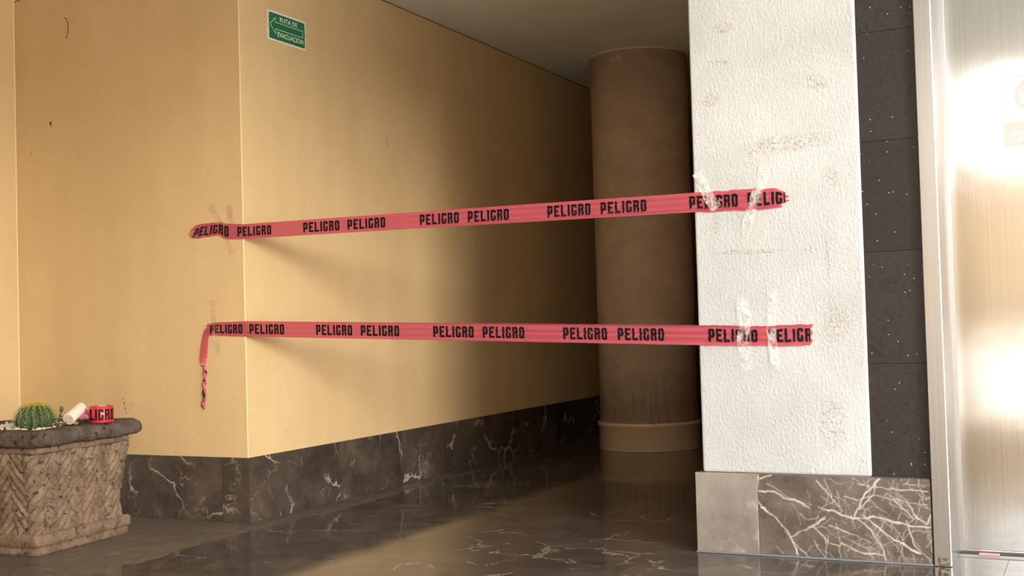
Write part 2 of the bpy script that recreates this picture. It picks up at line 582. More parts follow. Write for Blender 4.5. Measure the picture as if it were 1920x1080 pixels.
# rounded painted corner beads, then a painted shadow line under the ceiling
struct(box('trim_1', (-0.0030, -0.0013, HB), (0.0013, 0.003, H), M['bead'], bevel=0.0008))
struct(box('trim_2', (-1.5455, -0.003, 0.0), (-1.541, 0.001, H), M['bead'], bevel=0.0008))
struct(box('ceiling_shadow_strip', (0.0, 0.0, H - 0.006), (0.0035, 9.0, H), simple('painted_ceiling_shadow', (0.20, 0.15, 0.08), 0.8)))  # dark strip coloured in for the thin shadow between wall and ceiling

# small marks on the yellow walls


def mark(pts, w, plane, mat, parent, name='scuff_mark'):
    """thin tapering stroke on a wall; plane 'y' (front wall) or 'x' (corridor wall)"""
    vs, fs = [], []
    n = len(pts)
    for k, (a, z) in enumerate(pts):
        a0, z0 = pts[max(0, k - 1)]; a1, z1 = pts[min(n - 1, k + 1)]
        d = Vector((a1 - a0, z1 - z0)).normalized(); nn = Vector((-d.y, d.x))
        ww = w * (0.35 + 0.65 * math.sin(math.pi * (k + .5) / n))
        for s in (-1, 1):
            q = Vector((a, z)) + nn * ww * s * .5
            vs.append((q.x, -0.0006, q.y) if plane == 'y' else (0.0006, q.x, q.y))
    for k in range(n - 1): fs.append((2 * k, 2 * k + 1, 2 * k + 3, 2 * k + 2))
    return mesh(name, vs, fs, mat, parent)


mark([(-1.170, 2.632), (-1.150, 2.622), (-1.140, 2.595), (-1.141, 2.56), (-1.148, 2.532), (-1.154, 2.520)], 0.006, 'y', M['scuff'], wf)
mark([(-1.154, 2.524), (-1.155, 2.517)], 0.012, 'y', M['scuff'], wf)
mark([(-1.286, 2.078), (-1.279, 2.074), (-1.273, 2.070)], 0.022, 'y', M['scuff'], wf)
mark([(-1.279, 2.070), (-1.275, 2.052)], 0.006, 'y', M['scuff'], wf)
mark([(-1.545, 2.765), (-1.50, 2.772), (-1.46, 2.785)], 0.006, 'y', M['scuff'], wf)
mark([(-1.44, 1.90), (-1.425, 1.93), (-1.418, 1.95)], 0.006, 'y', M['scuff_soft'], wf)
for a, z, s in ((-0.80, .60, .006), (-.792, .575, .010), (-.785, .55, .008), (-.78, .528, .006), (-.74, .572, .005), (-.765, .545, .004)):
    mark([(a, z + s * .8), (a + .001, z), (a, z - s * .8)], s * 1.0, 'y', M['scuff_mid'], wf)
mark([(1.330, 2.06), (1.334, 2.03), (1.340, 1.99)], 0.010, 'x', M['scuff_soft'], wl)
mark([(0.30, 0.42), (0.302, 0.41)], 0.008, 'x', M['scuff_soft'], wl)
mark([(1.62, 0.46), (1.622, 0.448)], 0.007, 'x', M['scuff_soft'], wl)

# stone skirtings: backing bed + one tile after another


def skirting(name, bed, tiles):
    b = struct(box(name, bed[0], bed[1], M['grout']))
    for a, c, mt in tiles:
        box('tile', a, c, mt, b)
    return b


g = .0008
ty = [0.0, 0.76, 1.41, 2.06, 2.71, 3.35, 3.73, 4.38, 5.02, 5.67, 6.31, 6.96, 7.6, 8.25, 9.0]
skirting('baseboard_corridor_left', ((0.0, 0.005, 0.0), (0.003, 9.0, HB - .003)),
         [((0.0, a + g, 0.001), (0.0062, b - g, HB), M['base_a']) for a, b in zip(ty, ty[1:])])
tx = [-1.54, -1.43, -0.785, -0.158, 0.0062]
skirting('baseboard_front_left', ((-1.54, -0.003, 0.0), (0.0, 0.0, HB - .003)),
         [((a + g, -0.0065, 0.001), (b - g, 0.0, HB), M['base_a']) for a, b in zip(tx, tx[1:])])
ty2 = [EDGE, -4.6, -3.95, -3.3, -2.65, -2.0, -1.35, -0.7, -0.008]
skirting('baseboard_side_left', ((-1.545, EDGE, 0.0), (-1.542, -0.01, HB - .003)),
         [((-1.545, a + g, 0.001), (-1.5385, b - g, HB), M['base_a']) for a, b in zip(ty2, ty2[1:])])
skirting('baseboard_corridor_right', ((XW + .004, 0.10, 0.0), (XW + .01, 9.0, HB - .003)),
         [((XW + .002, a + g, 0.001), (XW + .01, b - g, HB), M['base_a']) for a, b in zip([0.1] + ty[1:], ty[1:])])

# white pillar beside the lift: rough plaster with softened edge, granite strip, stone skirting
pil = struct(box('wall_right', (XW + 0.012, 0.034, 0.0), (XJ, 0.26, H), M['grout']))
box('plaster_face', (XW, 0.0, HB), (XB, 0.20, H), M['white'], pil, bevel=0.009, seg=3)
gz = [HB + .0, 0.74, 1.162, 1.58, 1.995, 2.42, H]
for a, b in zip(gz, gz[1:]):
    box('granite_panel', (XB + .001, 0.014, a + g), (XJ - .001, 0.034, b - g), M['granite'], pil)
bb = struct(box('baseboard_right', (XW - 0.010, -0.006, 0.0), (XJ - .001, 0.30, HB - .004), M['grout']))
box('tile', (XW - 0.026, -0.022, 0.005), (2.505 - g, -0.006, HB), M['base_plain'], bb, bevel=.0025)
box('tile', (XW - 0.026, -0.0055, 0.005), (XW - 0.010, 0.30, HB), M['base_plain'], bb, bevel=.002)
box('top_ledge', (XW - 0.026, -0.005, HB - .004), (XJ - .002, 0.013, HB), M['base_plain'], bb)
box('sealant_bead', (XW - 0.028, -0.030, 0.0), (XJ + .0, -0.012, 0.007), M['grout_blue'], bb, bevel=.003)


def veined_tile(x0, x1, z0, z1, y0, y1):
    """box with a dense front whose 'vein' attribute is the distance to hand placed vein lines"""
    W, Hh = x1 - x0, z1 - z0
    # strokes in photo-tile units: (u, v from top) 0..1, half width in m at start/end, strength
    V = []

    def st(pts, w0, w1, k=1.0): V.append((pts, w0, w1, k))
    st([(0.0, .00), (-.005, .32), (0.04, .44), (.10, .52), (.16, .66), (.20, .80), (.235, .99)], .0035, .003)
    st([(0.03, .41), (.06, .46)], .009, .006)
    st([(0.0, .20), (.12, .24), (.22, .31), (.31, .40)], .0028, .006, .9)
    st([(.36, .06), (.44, .27), (.50, .41)], .003, .002, .8)
    st([(.01, .06), (.09, .01)], .0035, .002, .9)
    st([(.36, .38), (.44, .42), (.52, .46), (.57, .50)], .004, .008, .8)
    st([(.72, .02), (.66, .14), (.62, .25), (.57, .47)], .008, .004, .85)
    st([(.70, .06), (.68, .22), (.60, .38)], .005, .003, .7)
    st([(.57, .47), (.65, .62), (.71, .78), (.74, .98)], .004, .0025, .8)
    st([(.62, .45), (.71, .60), (.78, .72), (.86, .80), (.93, .89)], .003, .006, 1)
    st([(.57, .50), (.68, .47), (.80, .52), (.90, .56), (.99, .56)], .006, .004, .8)
    st([(.19, .76), (.25, .69), (.32, .62), (.40, .51)], .003, .008, .7)
    st([(.16, .70), (.24, .90), (.30, 1.0)], .004, .002, .6)
    st([(.32, .60), (.36, .68), (.41, .80), (.48, .84)], .003, .002, .7)
    st([(.48, .80), (.55, .87), (.62, .90), (.73, .93)], .006, .003, .8)
    st([(.33, .80), (.37, .93), (.40, 1.0)], .002, .002, .8)
    st([(.51, .25), (.58, .27), (.70, .22), (.85, .27), (.98, .30)], .003, .002, .6)
    st([(.60, .08), (.75, .13), (.98, .14)], .002, .0025, .7)
    st([(.80, .25), (.84, .35), (.90, .46)], .003, .0015, .8)
    st([(.87, .26), (.90, .40), (.97, .52), (.99, .42)], .004, .003, .75)
    st([(.86, .50), (.89, .66), (.91, .80), (.96, .92), (.99, .96)], .003, .003, .7)
    st([(.55, .78), (.62, .84), (.68, .86)], .002, .002, .6)
    st([(.42, .60), (.50, .66), (.58, .70), (.66, .78)], .002, .003, .7)
    st([(.05, .12), (.15, .22), (.22, .30)], .002, .0015, .5)
    st([(.10, .88), (.14, .97)], .0015, .001, .6)
    st([(.25, .45), (.30, .55), (.36, .52)], .002, .002, .5)
    rr = random.Random(11)
    for k in range(120):     # fine web, denser to the right
        u = 0.15 + .83 * rr.random() ** 0.6; v = rr.random()
        a = rr.uniform(0.2, 1.3) * (1 if rr.random() < .7 else -1)
        pts = [(u, v)]
        for q in range(3):
            a += rr.uniform(-.5, .5)
            u += .035 * math.cos(a); v += .10 * math.sin(a); pts.append((u, v))
        st(pts, .0010, .0006, rr.uniform(.2, .6))
    segs = []
    for pts, w0, w1, k in V:
        P_ = [(x0 + u * W, z1 - v * Hh) for u, v in pts]
        n = len(P_) - 1
        for i in range(n):
            segs.append((P_[i], P_[i + 1], w0 + (w1 - w0) * i / n, w0 + (w1 - w0) * (i + 1) / n, k))
    res = 0.0032
    nx, nz = int(W / res), int(Hh / res)
    val = [[0.0] * (nz + 1) for _ in range(nx + 1)]
    for (a, b, wa, wb_, k) in segs:
        R_ = max(wa, wb_) + .006 + .008
        ia, ib = int((min(a[0], b[0]) - R_ - x0) / W * nx), int((max(a[0], b[0]) + R_ - x0) / W * nx) + 1
        ja, jb = int((min(a[1], b[1]) - R_ - z0) / Hh * nz), int((max(a[1], b[1]) + R_ - z0) / Hh * nz) + 1
        dx, dz = b[0] - a[0], b[1] - a[1]; L2 = dx * dx + dz * dz + 1e-9
        for i in range(max(0, ia), min(nx, ib) + 1):
            for j in range(max(0, ja), min(nz, jb) + 1):
                px, pz = x0 + W * i / nx, z0 + Hh * j / nz
                nn = noise.noise_vector(Vector((px * 22, 0.3, pz * 22)))
                px += nn.x * .008; pz += nn.z * .008
                n2 = noise.noise_vector(Vector((px * 75, 2.3, pz * 75)))
                px += n2.x * .003; pz += n2.z * .003
                t = max(0, min(1, ((px - a[0]) * dx + (pz - a[1]) * dz) / L2))
                d = math.hypot(px - a[0] - t * dx, pz - a[1] - t * dz)
                w = wa + (wb_ - wa) * t
                w *= .52
                s = k * max(0.0, min(1.0, 1.0 - (d - w * .35) / (w * .8 + .0016)))
                if s > val[i][j]: val[i][j] = s
    vs, at, fs = [], [], []
    for i in range(nx + 1):
        for j in range(nz + 1):
            vs.append((x0 + W * i / nx, y0, z0 + Hh * j / nz)); at.append(val[i][j])
    for i in range(nx):
        for j in range(nz):
            a = i * (nz + 1) + j
            fs.append((a, a + nz + 1, a + nz + 2, a + 1))
    k0 = len(vs)
    for (x, z) in ((x0, z0), (x1, z0), (x1, z1), (x0, z1)):
        vs.append((x, y0, z)); vs.append((x, y1, z)); at += [0, 0]
    for q in range(4):
        a, b = k0 + 2 * q, k0 + 2 * ((q + 1) % 4)
        fs.append((a, a + 1, b + 1, b))
    fs.append((k0 + 1, k0 + 7, k0 + 5, k0 + 3))
    o = mesh('tile', vs, fs, M['veined'], bb)
    o['label'] = 'brown marble tile with dense white veins'
    lay = o.data.attributes.new('vein', 'FLOAT', 'POINT')
    lay.data.foreach_set('value', at)
    return o


veined_tile(2.505 + g, XJ - .002, 0.005, HB, -0.022, -0.006)

# lift opening: steel jambs, head, recessed brushed doors, dark slot and sill
DY = 0.265
lift = struct(box('door_1', (XJ + .002, -0.024, 0.0), (3.211, DY + .03, H), M['steel_frame'], bevel=.003))
tag(lift, 'brushed stainless steel lift doorway beside the black granite strip')
box('jamb', (4.45, -0.024, 0.0), (4.515, DY + .03, H), M['steel_frame'], lift, bevel=.003)
box('head_panel', (3.211, -0.020, 2.36), (4.45, DY + .03, H), M['steel_frame'], lift, bevel=.002)
box('door_panel', (3.225, DY, 0.014), (3.829, DY + .03, 2.40), M['steel'], lift, bevel=.0015)
box('door_panel', (3.832, DY, 0.014), (4.445, DY + .03, 2.40), M['steel'], lift, bevel=.0015)
box('edge_guide', (3.211, DY - .012, 0.012), (3.226, DY + .02, 2.38), M['steel_frame'], lift)
box('sill_slot', (3.20, DY - 0.03, -0.008), (4.46, DY + .06, 0.0005), M['gap'], lift)
box('sill', (3.212, DY - 0.085, -0.008), (4.45, DY - .032, 0.0025), M['sill'], lift)
# worn spots at the foot of the jamb
for (xx, zz, a, b) in ((3.168, .022, .006, .014), (3.188, .027, .010, .006), (3.196, .010, .006, .004), (3.178, .006, .012, .004)):
    vs = [(xx + a * math.cos(t) * (1 + .25 * math.sin(3 * t)), -0.0248, max(0.0006, zz + b * math.sin(t))) for t in [2 * math.pi * k / 10 for k in range(10)]]
    mesh('chip', vs, [tuple(range(10))], M['scuff'], lift)
# wall beyond the lift, up to the open side
struct(box('wall_far_right', (4.52, 0.0, 0.0), (SIDE, 0.25, H), M['white']))

lb = empty('elevator_notice', (3.524, DY, 1.70))
tag(lb, 'pale grey face mask notice stuck on the lift door, cut by the right edge', 'notice')
XF = Matrix(((1, 0, 0), (0, 0, -1), (0, 1, 0))).to_4x4()       # text plane -> faces -y


def rrect(name, cx, cz, w, h, rad, y, mat, parent, th=.0006):
    pts = []
    for (sx, sz, a0) in ((1, 1, 0), (-1, 1, 90), (-1, -1, 180), (1, -1, 270)):
        for k in range(5):
            a = math.radians(a0 + 90 * k / 4)
            pts.append((cx + sx * (w / 2 - rad) + rad * math.cos(a), cz + sz * (h / 2 - rad) + rad * math.sin(a)))
    n = len(pts)
    vs = [(x, y, z) for x, z in pts] + [(x, y + th, z) for x, z in pts]
    fs = [tuple(range(n - 1, -1, -1)), tuple(range(n, 2 * n))] + [(i, (i + 1) % n, n + (i + 1) % n, n + i) for i in range(n)]
    return mesh(name, vs, fs, mat, parent)


rrect('backing', 0, -0.02, .200, .265, .010, -.0010, M['lbl_grey'], lb, .0006)
rrect('white_panel', 0, .024, .192, .166, .004, -.0014, M['lbl_white'], lb, .0003)
rrect('icon', 0, .040, .118, .118, .058, -.0018, M['lbl_grey'], lb, .0003)
mesh('mask_icon', [(-.042, -.0021, .050), (.042, -.0021, .050), (.036, -.0021, .012), (.012, -.0021, -.004), (-.012, -.0021, -.004), (-.036, -.0021, .012),
                   (-.042, -.0021, .042), (-.034, -.0023, .040), (.034, -.0023, .040), (.034, -.0023, .036), (-.034, -.0023, .036),
                   (-.032, -.0023, .024), (.032, -.0023, .024), (.032, -.0023, .020), (-.032, -.0023, .020)],
     [(5, 4, 3, 2, 1, 0), (7, 10, 9, 8), (11, 14, 13, 12)], [M['lbl_white'], M['lbl_grey']], lb, mids=[0, 1, 1])
for k, (wd, sz) in enumerate((('USO', .022), ('OBLIGATORIO', .0225), ('CUBREBOCAS', .0225))):
    text_mesh('lettering', wd, sz, M['lbl_pink'], lb, Matrix.Translation((0, -.0016, -.082 - .023 * k)) @ XF, width=1.08, bold=.0006)

# outside the covered lobby: kerb, paving, sunlit garden wall, rail (seen only mirrored in the steel)
struct(box('ground', (-60, -60, -0.30), (60, EDGE - .35, -0.02), M['pave']))
struct(box('kerb', (-20, EDGE - .35, -0.30), (20, EDGE, -0.004), M['pave']))
struct(box('side_paving', (SIDE, EDGE, -0.30), (60, 9.3, -0.02), M['pave']))
struct(box('wall_opposite', (-40, -36, 0), (40, -35.6, 5.4), M['facade']))
struct(box('sky_blocker_left', (-40, -15, 0), (-2.5, -14.6, 11), M['facade']))  # tall unseen block, added to keep sky light off the front left wall
rl = struct(box('rail', (-8, -12.03, 0.93), (9, -11.97, 1.00), M['rail']))
for k in range(9): box('post', (-8 + 2.1 * k, -12.02, -.02), (-7.96 + 2.1 * k, -11.98, .93), M['rail'], rl)

# ------------------------------------------------------------------ column in the corridor
col = empty('column', (0.752, 3.625, 0))
tag(col, 'thick round brown column standing in the dark corridor', 'column')
revolve('shaft', [(.354, .196), (.354, 1.2), (.354, 2.0), (.354, H - .004)], 96, M['column'], col)
revolve('base_band', [(.362, 0.0), (.366, .004), (.366, .172), (.3745, .176), (.3745, .196), (.370, .2), (.350, .2)], 96, M['column_base'], col)
revolve('top_bead', [(.353, H - .012), (.357, H - .012), (.357, H - .001), (.353, H - .001)], 96, M['paint_bead'], col, cap=False)

# ------------------------------------------------------------------ evacuation sign on the corridor wall
sg = empty('evacuation_sign', (0.0, 0.385, 2.484))
tag(sg, 'small green and white evacuation route sign high on the yellow corridor wall', 'sign')
XS = Matrix(((0, 0, 1), (1, 0, 0), (0, 1, 0))).to_4x4()        # local (right, up, out) -> (y, z, x)


def plate(name, w, h, rad, d0, d1, mat):
    pts = []
    for (sx, sz, a0) in ((1, 1, 0), (-1, 1, 90), (-1, -1, 180), (1, -1, 270)):
        for k in range(5):
            a = math.radians(a0 + 90 * k / 4)
            pts.append((sx * (w / 2 - rad) + rad * math.cos(a), sz * (h / 2 - rad) + rad * math.sin(a)))
    n = len(pts)
    vs = [XS @ Vector((x, z, d0)) for x, z in pts] + [XS @ Vector((x, z, d1)) for x, z in pts]
    fs = [tuple(range(n - 1, -1, -1)), tuple(range(n, 2 * n))] + [(i, (i + 1) % n, n + (i + 1) % n, n + i) for i in range(n)]
    return mesh(name, vs, fs, mat, sg)


plate('plate', .320, .156, .006, 0.0, .004, M['sign_white'])
plate('green_panel', .302, .134, .007, .004, .0046, M['green'])
ap = [(-.143, .006), (-.098, .046), (-.098, .022), (.134, .022), (.134, -.013), (-.098, -.013), (-.098, -.038)]
vs, fs = [], []
n = len(ap)
cen = []
for k in range(n):
    p0, p1, p2 = Vector(ap[k - 1]), Vector(ap[k]), Vector(ap[(k + 1) % n])
    d1, d2 = (p1 - p0).normalized(), (p2 - p1).normalized()
    n1, n2 = Vector((-d1.y, d1.x)), Vector((-d2.y, d2.x))
    mm = (n1 + n2)
    mm = mm / max(0.25, mm.dot(n1) if abs(mm.dot(n1)) > .25 else .25)
    for s in (-1, 1):
        q = p1 + mm * .0019 * s
        vs.append(XS @ Vector((q.x, q.y, .0050)))
for k in range(n):
    a, b = 2 * k, 2 * ((k + 1) % n)
    fs.append((a, a + 1, b + 1, b))
mesh('arrow_outline', vs, fs, M['sign_line'], sg)
text_mesh('lettering', 'RUTA DE', .033, M['sign_white'], sg, XS @ Matrix.Translation((.012, .042, .0048)), width=1.12, bold=.0003)
text_mesh('lettering', 'EVACUACION', .036, M['sign_white'], sg, XS @ Matrix.Translation((.027, -.038, .0048)), width=.97, bold=.0003)
for s in (-1, 1):
    revolve('screw', [(.003, 0), (.003, .001), (.001, .0016)], 8, M['scuff'], sg, xf=Matrix.Translation((.004, s * .156, .0)) @ Matrix.Rotation(math.pi / 2, 4, 'Y'))

# ------------------------------------------------------------------ danger tape
LET = {
    'P': ['1111w', '11111', '11011', '11011', '11011', '11111', '1111x', '11000', '11000', '11000'],
    'E': ['11111', '11111', '11000', '11000', '11110', '11110', '11000', '11000', '11111', '11111'],
    'L': ['11000'] * 8 + ['11111', '11111'],
    'I': ['11'] * 10,
    'G': ['q111w', '11111', '11011', '11000', '11000', '11011', '11011', '11011', '11111', 'z111x'],
    'R': ['1111w', '11111', '11011', '11011', '11111', '1111x', '11011', '11011', '11011', '11011'],
    'O': ['q111w', '11111', '11011', '11011', '11011', '11011', '11011', '11011', '11111', 'z111x']}


def word_cells(word='PELIGRO', gap=1.35):
    out, x = [], 0.0
    for ch in word:
        rows = LET[ch]; w = len(rows[0])
        for r, row in enumerate(rows):
            for c, q in enumerate(row):
                if q == '0': continue
                a, b, t, bt = x + c, x + c + 1, 10 - r, 9 - r
                tl, tr, br, bl = (a, t), (b, t), (b, bt), (a, bt)
                out.append({'1': [bl, br, tr, tl], 'q': [bl, br, tr], 'w': [bl, br, tl], 'z': [br, tr, tl], 'x': [bl, tr, tl]}[q])
        x += w + gap
    return out, x - gap


CELLS, WLEN = word_cells()


def add_words(words, F, umax, parent, hw=.32, umin=-9, off=.0012, vjit=None):
    """words: (u0,u1) spans along the tape; F(u, v, off) -> point; v in -.5...5 of the width"""
    for wi, (a, b) in enumerate(words):
        vs, fs, idx = [], [], {}
        for poly in CELLS:
            f = []
            if any(a + (b - a) * x / WLEN > umax or a + (b - a) * x / WLEN < umin for x, y in poly): continue
            for x, y in poly:
                key = (round(x, 2), y)
                if key not in idx:
                    idx[key] = len(vs)
                    vs.append(F(a + (b - a) * x / WLEN, (y / 10 - .5) * 2 * hw, off))
                f.append(idx[key])
            fs.append(tuple(f))
        if fs: mesh('lettering', vs, fs, M['print'], parent)


def lerp_tab(tab, x):
    if x <= tab[0][0]: return tab[0][1]
    for (a, p), (b, q) in zip(tab, tab[1:]):
        if x <= b:
            t = (x - a) / (b - a)
            return p + (q - p) * t
    return tab[-1][1]


def tape_fn(zc, wd, yy, fold, tilt, seed):
    def F(u, v, off=0.0):
        w = lerp_tab(wd, u)
        z = lerp_tab(zc, u) + v * w
        ft = lerp_tab(fold, u)
        n_ = (math.sin(v * 19 + seed) * .0022 + math.sin(v * 33 + 2 * seed + u * 1.2) * .0016) * ft
        cr = noise.noise(Vector((u * 24, v * 5, seed))) * .0035 * lerp_tab(tilt, u)
        y = lerp_tab(yy, u) - off - n_ - abs(cr)
        z += noise.noise(Vector((u * 30, v * 2, seed + 4))) * .006 * lerp_tab(tilt, u) * (0.3 + abs(v))
        return (u, y, z)
    return F


def ribbon(name, F, u0, u1, n, parent, nv=14, endl=None, endr=None):
    vs, fs = [], []
    for i in range(n + 1):
        t = i / n
        for j in range(nv + 1):
            v = j / nv - .5
            a = u0 + (endl(v) if endl else 0); b = u1 + (endr(v) if endr else 0)
            vs.append(F(a + (b - a) * t, v))
    for i in range(n):
        for j in range(nv):
            a = i * (nv + 1) + j
            fs.append((a, a + nv + 1, a + nv + 2, a + 1))
    return mesh(name, vs, fs, M['film'], parent, smooth=True)


# upper tape
tu = empty('danger_tape', (0, 0, 0))
tag(tu, 'upper red PELIGRO barrier tape stretched from yellow wall corner to white pillar', 'barrier tape', 'red danger tapes across the corridor')
Fu = tape_fn([(-.33, 1.424), (-.29, 1.430), (-.2, 1.438), (-.14, 1.436), (-.10, 1.422), (0, 1.415), (1.14, 1.406), (2.27, 1.396), (2.66, 1.389)],
             [(-.33, .050), (-.28, .066), (-.15, .066), (-.10, .078), (0, .072), (2.2, .078), (2.45, .082), (2.56, .082), (2.60, .078), (2.66, .062)],
             [(-.33, -.005), (-.14, -.004), (-.02, -.004), (.03, -.006), (1.2, -.008), (2.22, -.008), (2.30, -.005), (2.7, -.005)],
             [(-.3, .2), (0, .15), (.9, .4), (1.5, 1.0), (2.3, 1.3), (2.7, .5)],
             [(-.33, 1.2), (-.1, .8), (0, .05), (2.25, .05), (2.34, 1.0), (2.7, 1.3)], 1.3)
ribbon('film', Fu, -.320, 2.655, 300, tu, endl=lambda v: .03 * abs(math.sin(v * 9)) - .01, endr=lambda v: -.055 * max(0, abs(v) - .22) ** 1.0 * 2 + .012 * math.sin(v * 23))
fr = []
for k, (dz, L) in enumerate(((.012, .026), (0.0, .034), (-.010, .022), (-.018, .016))):
    zz = 1.424 + dz
    fr.append([(-.312, -.006, zz + .004), (-.312, -.006, zz - .004), (-.316 - L, -.005, zz - .003 - .25 * dz)])
vs = [p for t in fr for p in t]
mesh('frayed_end', vs, [(3 * k, 3 * k + 1, 3 * k + 2) for k in range(len(fr))], M['film'], tu)


def Fu_first(u, v, off=0.0):   # the first word leans with the folded end
    x, y, z = Fu(u, v, off)
    k = max(0, min(1, (-.10 - u) / .2))
    return (x + v * .03 * k, y, z - .004 * k)


add_words([(-.302, -.085)], Fu_first, 9, tu, hw=.34)
add_words([(-.031, .175), (.363, .569), (.614, .821), (1.004, 1.204), (1.249, 1.451), (1.634, 1.833), (1.878, 2.080), (2.262, 2.461)], Fu, 9, tu)
add_words([(2.500, 2.700)], Fu, 2.652, tu)

# lower tape with its limp twisted tail
tl = empty('danger_tape', (0, 0, 0))
tag(tl, 'lower red PELIGRO barrier tape with limp twisted tail hanging on yellow wall', 'barrier tape', 'red danger tapes across the corridor')
Fl = tape_fn([(-.24, .938), (-.19, .946), (-.1, .943), (0, .9415), (1.14, .902), (2.27, .863), (2.46, .856), (2.56, .853), (2.75, .855)],
             [(-.245, .040), (-.225, .058), (-.15, .066), (0, .075), (2.2, .080), (2.45, .080), (2.5, .074), (2.60, .080), (2.75, .082)],
             [(-.24, -.007), (-.19, -.006), (-.02, -.004), (.03, -.006), (1.2, -.008), (2.22, -.008), (2.30, -.005), (2.8, -.005)],
             [(-.3, .2), (0, .15), (.8, .5), (1.4, 1.2), (2.3, 1.5), (2.7, .5)],
             [(-.24, .8), (-.1, .3), (0, .05), (2.25, .05), (2.34, .8), (2.75, 1.0)], 4.1)
ribbon('film', Fl, -.235, 2.732, 300, tl, endl=lambda v: .02 * (v - .5) * -1 - .0, endr=lambda v: .004 * math.sin(v * 17) + .004 * v)
add_words([(-.213, -.014), (.031, .238), (.423, .626), (.673, .880), (1.058, 1.263), (1.307, 1.509), (1.691, 1.890), (1.937, 2.138), (2.323, 2.521)], Fl, 9, tl)
add_words([(2.566, 2.762)], Fl, 2.729, tl)
# tail: flat part folds down, then a twisted string of film with print showing
tail = [(-.212, .955, .040, -.5), (-.226, .942, .044, -.3), (-.236, .920, .040, 0), (-.243, .890, .040, 0), (-.247, .855, .042, .1), (-.250, .825, .041, .1),
        (-.2505, .800, .036, .3), (-.2505, .782, .022, .6), (-.2510, .770, .016, 1.2), (-.2485, .757, .020, 1.9), (-.2460, .740, .022, 2.6), (-.2450, .722, .022, 3.5),
        (-.2465, .704, .022, 3.8), (-.2490, .690, .018, 4.5), (-.2515, .676, .020, 5.3), (-.2525, .660, .022, 6.1), (-.2520, .646, .018, 6.9), (-.2515, .630, .020, 7.6),
        (-.2525, .614, .022, 8.4), (-.2540, .600, .019, 9.2), (-.2570, .590, .021, 10.0), (-.2600, .580, .022, 10.8), (-.2600, .570, .022, 11.6), (-.2560, .562, .022, 12.2), (-.2545, .552, .018, 12.8)]
vs, fs, mi = [], [], []
sub = []
for (a, b) in zip(tail, tail[1:]):
    for k in range(3): sub.append([a[i] + (b[i] - a[i]) * k / 3 for i in range(4)])
sub.append(list(tail[-1]))
nv = 6
for (x, z, w, tw) in sub:
    for j in range(nv + 1):
        v = j / nv - .5
        tt = tw
        yy = -.010 - w * .5 * abs(math.sin(tt)) * 1.0 + v * w * math.sin(tt) - .004 * (1 - 4 * v * v) * (1 if z > .78 else .4)
        vs.append((x + v * w * (0.35 + .65 * abs(math.cos(tt))) * (1 if math.cos(tt) > 0 else -1), min(-.004, yy), z))
nb = 0
for i in range(len(sub) - 1):
    if sub[i][1] < .772: break
    nb = i + 1
    for j in range(nv):
        a = i * (nv + 1) + j
        fs.append((a, a + nv + 1, a + nv + 2, a + 1))
mesh('tail', vs[:(nb + 1) * (nv + 1)], fs, M['film'], tl, smooth=True)
string = [p for p in sub if p[1] < .786]
vs, fs, mi = [], [], []
K = 12
for i, (x, z, w, tw) in enumerate(string):
    rad = (.0058 + .0042 * abs(noise.noise(Vector((z * 70, 3.3, 1))) * 1.6)) * (1.0 if i > 3 else .75)
    for k in range(K):
        a = 2 * math.pi * k / K
        lob = 1 + .38 * math.sin(2 * a + z * 130) + .22 * noise.noise(Vector((math.cos(a) * 2, math.sin(a) * 2, z * 90)))
        vs.append((x + rad * lob * math.cos(a), -.013 + rad * .9 * lob * math.sin(a), z + .002 * math.sin(a * 3 + i)))
for i in range(len(string) - 1):
    zc_ = string[i][1]
    for k in range(K):
        k2 = (k + 1) % K
        fs.append((i * K + k, i * K + k2, (i + 1) * K + k2, (i + 1) * K + k))
        ph = (2 * math.pi * k / K * 1.0 + zc_ * 95) % (2 * math.pi)
        mi.append(1 if (ph < 2.4 and any(hi > zc_ > lo for hi, lo in ((.790, .762), (.742, .690), (.655, .598), (.585, .565)))) else 0)
fs.append(tuple(range(K))); mi.append(0)
fs.append(tuple((len(string) - 1) * K + k for k in range(K))); mi.append(0)
o = mesh('twisted_end', vs, fs, [M['film'], M['print']], tl, smooth=True, mids=mi)


# clear adhesive tape holding the barrier tapes
def clear_strip(label, pts, w, y, mat='clear', group=None, crinkle=.0025, seed=0):
    vs, fs = [], []
    pts = [Vector(p) for p in pts]
    L = [0]
    for a, b in zip(pts, pts[1:]): L.append(L[-1] + (b - a).length)
    n = 40; nv = 7
    for i in range(n + 1):
        s = L[-1] * i / n
        k = max(q for q in range(len(L)) if L[q] <= s + 1e-9); k = min(k, len(pts) - 2)
        t = (s - L[k]) / (L[k + 1] - L[k])
        p = pts[k].lerp(pts[k + 1], t); d = (pts[k + 1] - pts[k]).normalized(); nn = Vector((-d.y, d.x))
        for j in range(nv + 1):
            v = j / nv - .5
            ww = w * (1 + .25 * noise.noise(Vector((s * 30, seed, 0))))
            q = p + nn * v * ww + d * .006 * noise.noise(Vector((v * 9, seed, i)))
            yy = y - .0005 - abs(noise.noise(Vector((q.x * 60, q.y * 45, seed)))) * crinkle
            vs.append((q.x, yy, q.y))
    for i in range(n):
        for j in range(nv):
            a = i * (nv + 1) + j; fs.append((a, a + nv + 1, a + nv + 2, a + 1))
    return tag(mesh('clear_tape_strip', vs, fs, M[mat], None, smooth=True), label, 'adhesive tape', group)


